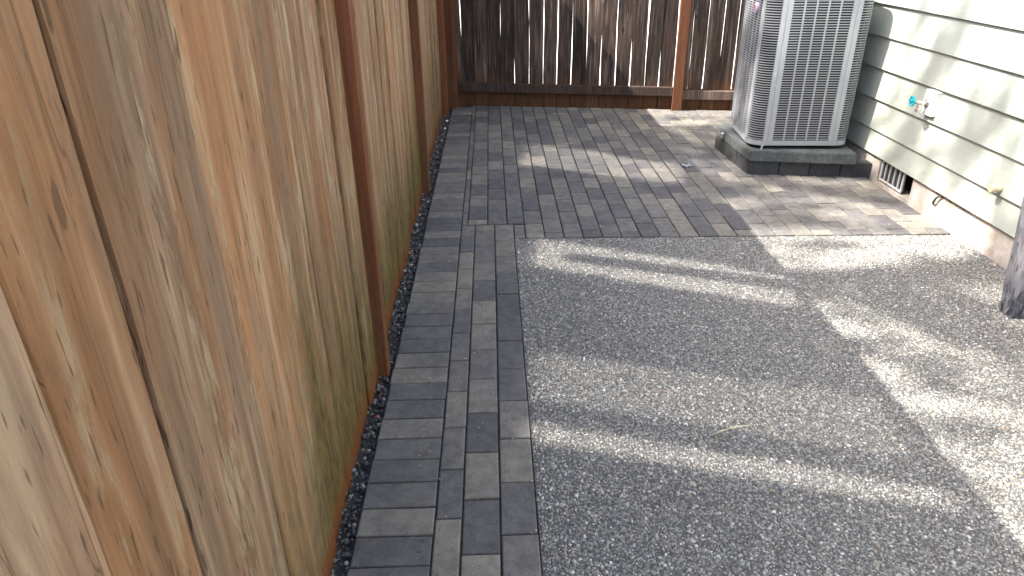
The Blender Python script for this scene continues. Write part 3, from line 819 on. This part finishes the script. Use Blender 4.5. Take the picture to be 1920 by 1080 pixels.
# ------------------------------------------------------------------ litter
ng = 900
gxy = np.column_stack([np.where(nrg.uniform(0, 1, ng) < .45, nrg.uniform(-.43, .10, ng), nrg.uniform(-.2, 2.58, ng)), nrg.uniform(.9, 6.9, ng)])
gxy = gxy[(gxy[:, 0] < .1) | (gxy[:, 1] > 3.78)]; gxy = gxy[gxy[:, 1] < 7.05 - .17*(gxy[:, 0]+.33)]
rgt = np.clip(nrg.lognormal(np.log(.0016), .45, len(gxy)), .0008, .0042)
grit = stones('paving_grit', np.column_stack([gxy, np.full(len(gxy), .0045)]), np.column_stack([rgt, rgt*.8]),
              pick(len(gxy), [(.5, .48, .43), (.25, .22, .18), (.09, .06, .04), (.36, .30, .2)], [.4, .25, .2, .15]), M['gravel'], .9)
put(grit, 'loose sand grains and crumbs scattered over the pavers', 'grit')
def blade(x, y, l, rz, label, z=0.006, w=0.0016):  # thin pale blade built in place of a light glint
    bm = bmesh.new(); h_ = l/2
    tube(bm, [(-h_, 0, 0), (-h_*.3, 0.004, 0.004), (h_*.4, 0.001, 0.005), (h_, -0.004, 0.0)], [w*.4, w, w, w*.4], 5)
    o = link('glint_blade', bm_mesh(bm, 'glint_blade'), M['glint'], None, (x, y, z), (0, 0, rz))
    put(o, label, 'glint', 'light glints on the paving built as thin blades')
blade(-0.23, 6.78, 0.16, 0.05, 'blade for a pale light glint on the pavers nearest the fence corner')
blade(0.02, 5.78, 0.17, 0.12, 'blade for a pale light glint lying across the pavers nearest the cedar fence')
blade(0.62, 6.70, 0.15, 0.03, 'blade for a pale light glint in the far paver rows before the dark fence')
blade(0.60, 5.66, 0.17, 0.1, 'blade for a pale light glint in the middle of the paver patio')
blade(0.72, 4.86, 0.12, 0.2, 'blade for a pale light glint on the pavers nearest the slab')
blade(0.80, 1.965, 0.17, 0.35, 'blade for a pale light glint on the aggregate slab', 0.009, 0.0022)
bm = bmesh.new(); R3 = random.Random(9)
g = [[bm.verts.new((i*0.014-0.035+R3.uniform(-.003, .003), j*0.018-0.03+R3.uniform(-.003, .003), abs(R3.gauss(0, .008)))) for j in range(4)] for i in range(6)]
for i in range(5):
    for j in range(3): bm.faces.new((g[i][j], g[i+1][j], g[i+1][j+1], g[i][j+1]))
o = link('plastic_scrap', bm_mesh(bm, 'plastic_scrap'), M['film'], None, (1.415, 5.02, 0.006), (0, 0, 0.4))
put(o, 'crumpled bit of pale plastic film on the pavers left of the pad', 'scrap')
def crumb(name, x, y, z, r, m, label, cat, group=None):
    bm = bmesh.new(); bmesh.ops.create_icosphere(bm, subdivisions=1, radius=r)
    for v in bm.verts: v.co *= rnd.uniform(0.7, 1.25)
    for v in bm.verts: v.co.z *= 0.7
    o = link(name, bm_mesh(bm, name), m, None, (x, y, z)); put(o, label, cat, group)
crumb('red_chip', -0.447, 2.115, -0.004, 0.010, M['brick_red'], 'rust red chip in the gravel beside the fence', 'chip')
crumb('white_stone', -0.425, 6.55, 0.002, 0.016, M['crumb'], 'white stone in the gravel near the fence corner', 'stone')
crumb('white_stone', -0.428, 6.28, 0.0, 0.012, M['crumb'], 'smaller white stone in the gravel nearer the camera than its twin', 'stone')

# ------------------------------------------------------------------ trees over the fence whose crowns dapple the light
def along(p, x):                       # follow the sunlight back from p to the plane at x
    p = Vector(p); d = SUN_DIR; return p + d*((x-p.x)/d.x)
def tree(name, base, h, boughs, seed, label, leaf=0.06, low=2600):
    """trunk, limbs out to each bough, leaves gathered along the boughs and in the lower crown"""
    R = random.Random(seed); G_ = np.random.default_rng(seed)
    root = empty(name, base); put(root, label, 'tree', 'trees standing beyond the cedar fence')
    b0 = Vector(base); bm = bmesh.new()
    tp = [Vector((0, 0, -0.1)), Vector((0.06, 0.03, h*.35)), Vector((-0.05, 0.06, h*.7)), Vector((0.03, 0.0, h))]
    tube(bm, tp, [0.20, 0.15, 0.09, 0.012], 10)
    C = []
    for (p, q, r, dens) in boughs:
        x = base[0] + R.uniform(-.5, .5)
        a = along(p, x) - b0; b = along(q, x + R.uniform(-.15, .15)) - b0
        near, far = (a, b) if a.xy.length < b.xy.length else (b, a)
        z0 = min(near.z - 0.35*near.xy.length - 0.3, h*.97)
        st = Vector((0, 0.03, max(z0, h*.3)))
        tube(bm, [st, st.lerp(near, .5) + Vector((0, 0, -.06)), near, near.lerp(far, .5), far], [0.035, 0.022, 0.014, 0.010, 0.004], 6)
        ln = (b-a).length + r; n_ = int(dens*(ln*r*2)*620)
        tt = G_.uniform(-.04, 1.04, n_)
        jit = G_.normal(0, r*.62, (n_, 3)); jit[:, 0] *= 1.6
        C.append(np.array(a)[None]*(1-tt[:, None]) + np.array(b)[None]*tt[:, None] + jit)
    for k in range(22):                # lower crown, kept below the line of the fence top
        a_ = R.uniform(0, 6.283); z = h*R.uniform(.35, .66); ln = R.uniform(.7, 1.7)
        p0 = Vector((0, 0.03, z)); p2 = p0 + Vector((math.cos(a_)*ln, math.sin(a_)*ln, .15*ln))
        tube(bm, [p0, p0.lerp(p2, .5) + Vector((0, 0, .05)), p2], [0.04, 0.025, 0.006], 6)
        n_ = low//22; tt = G_.uniform(.25, 1.0, n_)
        C.append(np.array(p0)[None]*(1-tt[:, None]) + np.array(p2)[None]*tt[:, None] + G_.normal(0, .17, (n_, 3)))
    link('trunk', bm_mesh(bm, 'trunk', True), M['bark'], root)
    c = np.concatenate(C); nleaf = len(c)
    d1 = G_.normal(0, 1, (nleaf, 3)); d1 /= np.linalg.norm(d1, axis=1)[:, None]
    d2 = np.cross(d1, G_.normal(0, 1, (nleaf, 3))); d2 /= np.linalg.norm(d2, axis=1)[:, None]
    s_ = leaf*G_.uniform(0.6, 1.3, (nleaf, 1))
    V = np.stack([c-d1*s_, c+d2*s_*.42, c+d1*s_, c-d2*s_*.42], 1).reshape(-1, 3)
    link('crown', arrays_mesh('crown', V, np.arange(nleaf*4), 4), M['leaf'], root)
W = 2.60
CLEAR = [(2.05, 4.2, 0, .22), (2.5, 3.52, 0, .22), (1.9, 2.22, 0, .22), (1.8, 6.5, 0, .5), (W, 3.35, .9, .42), (W, 4.0, .95, .13), (1.8, 5.1, 1.0, .12), (W, 3.2, .3, .2)]
fill1, fill2 = [], []
RF = random.Random(77)
while len(fill1) + len(fill2) < 70:
    if RF.random() < .72: p = Vector((RF.uniform(1.46, 2.6), RF.uniform(1.2, 4.9), 0))
    else: p = Vector((W, RF.uniform(2.9, 4.8), RF.uniform(0.1, 1.15)))
    if any((along(p, 0.) - along(c[:3], 0.)).length < c[3] for c in CLEAR): continue
    ln = RF.uniform(.15, .45); q = p + (Vector((ln, -.12*ln + RF.uniform(-.1, .1), 0)) if p.z == 0 else Vector((0, -.35*ln, ln)))
    (fill1 if p.y < 3.55 else fill2).append((p, q, RF.uniform(.04, .085), RF.uniform(.35, .8)))
tree('leafy_tree', (-6.4, 2.7, -0.09), 10.9, [
    ((1.35, 3.25, 0), (2.55, 3.07, 0), .10, .9), ((1.45, 2.95, 0), (2.35, 2.84, 0), .10, .35),
    ((1.50, 1.95, 0), (1.80, 1.86, 0), .09, .8), ((1.50, 2.44, 0), (1.82, 2.36, 0), .05, 1.2), ((1.48, 2.55, 0), (1.66, 2.53, 0), .04, 1.0),
    ((W, 3.56, .82), (W, 3.84, .30), .085, 1.0), ((W, 3.42, .62), (W, 3.52, .30), .06, .5), ((2.1, 2.62, 0), (2.5, 2.55, 0), .07, .4),
    ((W, 3.05, .5), (W, 3.3, .2), .08, .5), ((1.9, 3.52, 0), (1.52, 3.6, 0), .07, .7)] + fill1,
    21, 'tall leafy tree beyond the cedar fence whose shade falls on the slab')
tree('leafy_tree', (-7.3, 5.6, -0.09), 12.0, [
    ((W, 4.10, 1.22), (W, 4.36, .20), .11, 1.25), ((W, 4.0, 1.2), (W, 4.2, .8), .05, .5), ((W, 4.48, 1.20), (W, 4.60, .5), .05, .7),
    ((W, 4.0, .5), (W, 4.1, .25), .06, .5), ((1.80, 5.0, 1.04), (1.80, 5.25, .26), .065, 1.0), ((1.80, 4.74, .72), (1.80, 4.83, .25), .06, .8),
    ((1.55, 5.35, 0), (1.76, 5.2, 0), .12, .8), ((1.5, 4.55, 0), (1.85, 4.5, 0), .10, .9), ((1.5, 3.95, 0), (1.85, 3.86, 0), .10, 1.0),
    ((2.1, 4.5, 0), (2.55, 4.36, 0), .10, .7), ((2.0, 3.80, 0), (2.5, 3.74, 0), .045, .5), ((1.5, 6.2, 0), (2.1, 6.17, 0), .035, .7), ((1.55, 5.9, 0), (1.8, 5.8, 0), .07, .8),
    ((1.6, 6.5, 0), (2.3, 6.45, 0), .03, .5)] + fill2,
    33, 'leafy tree farther back beyond the cedar fence shading the air conditioner')
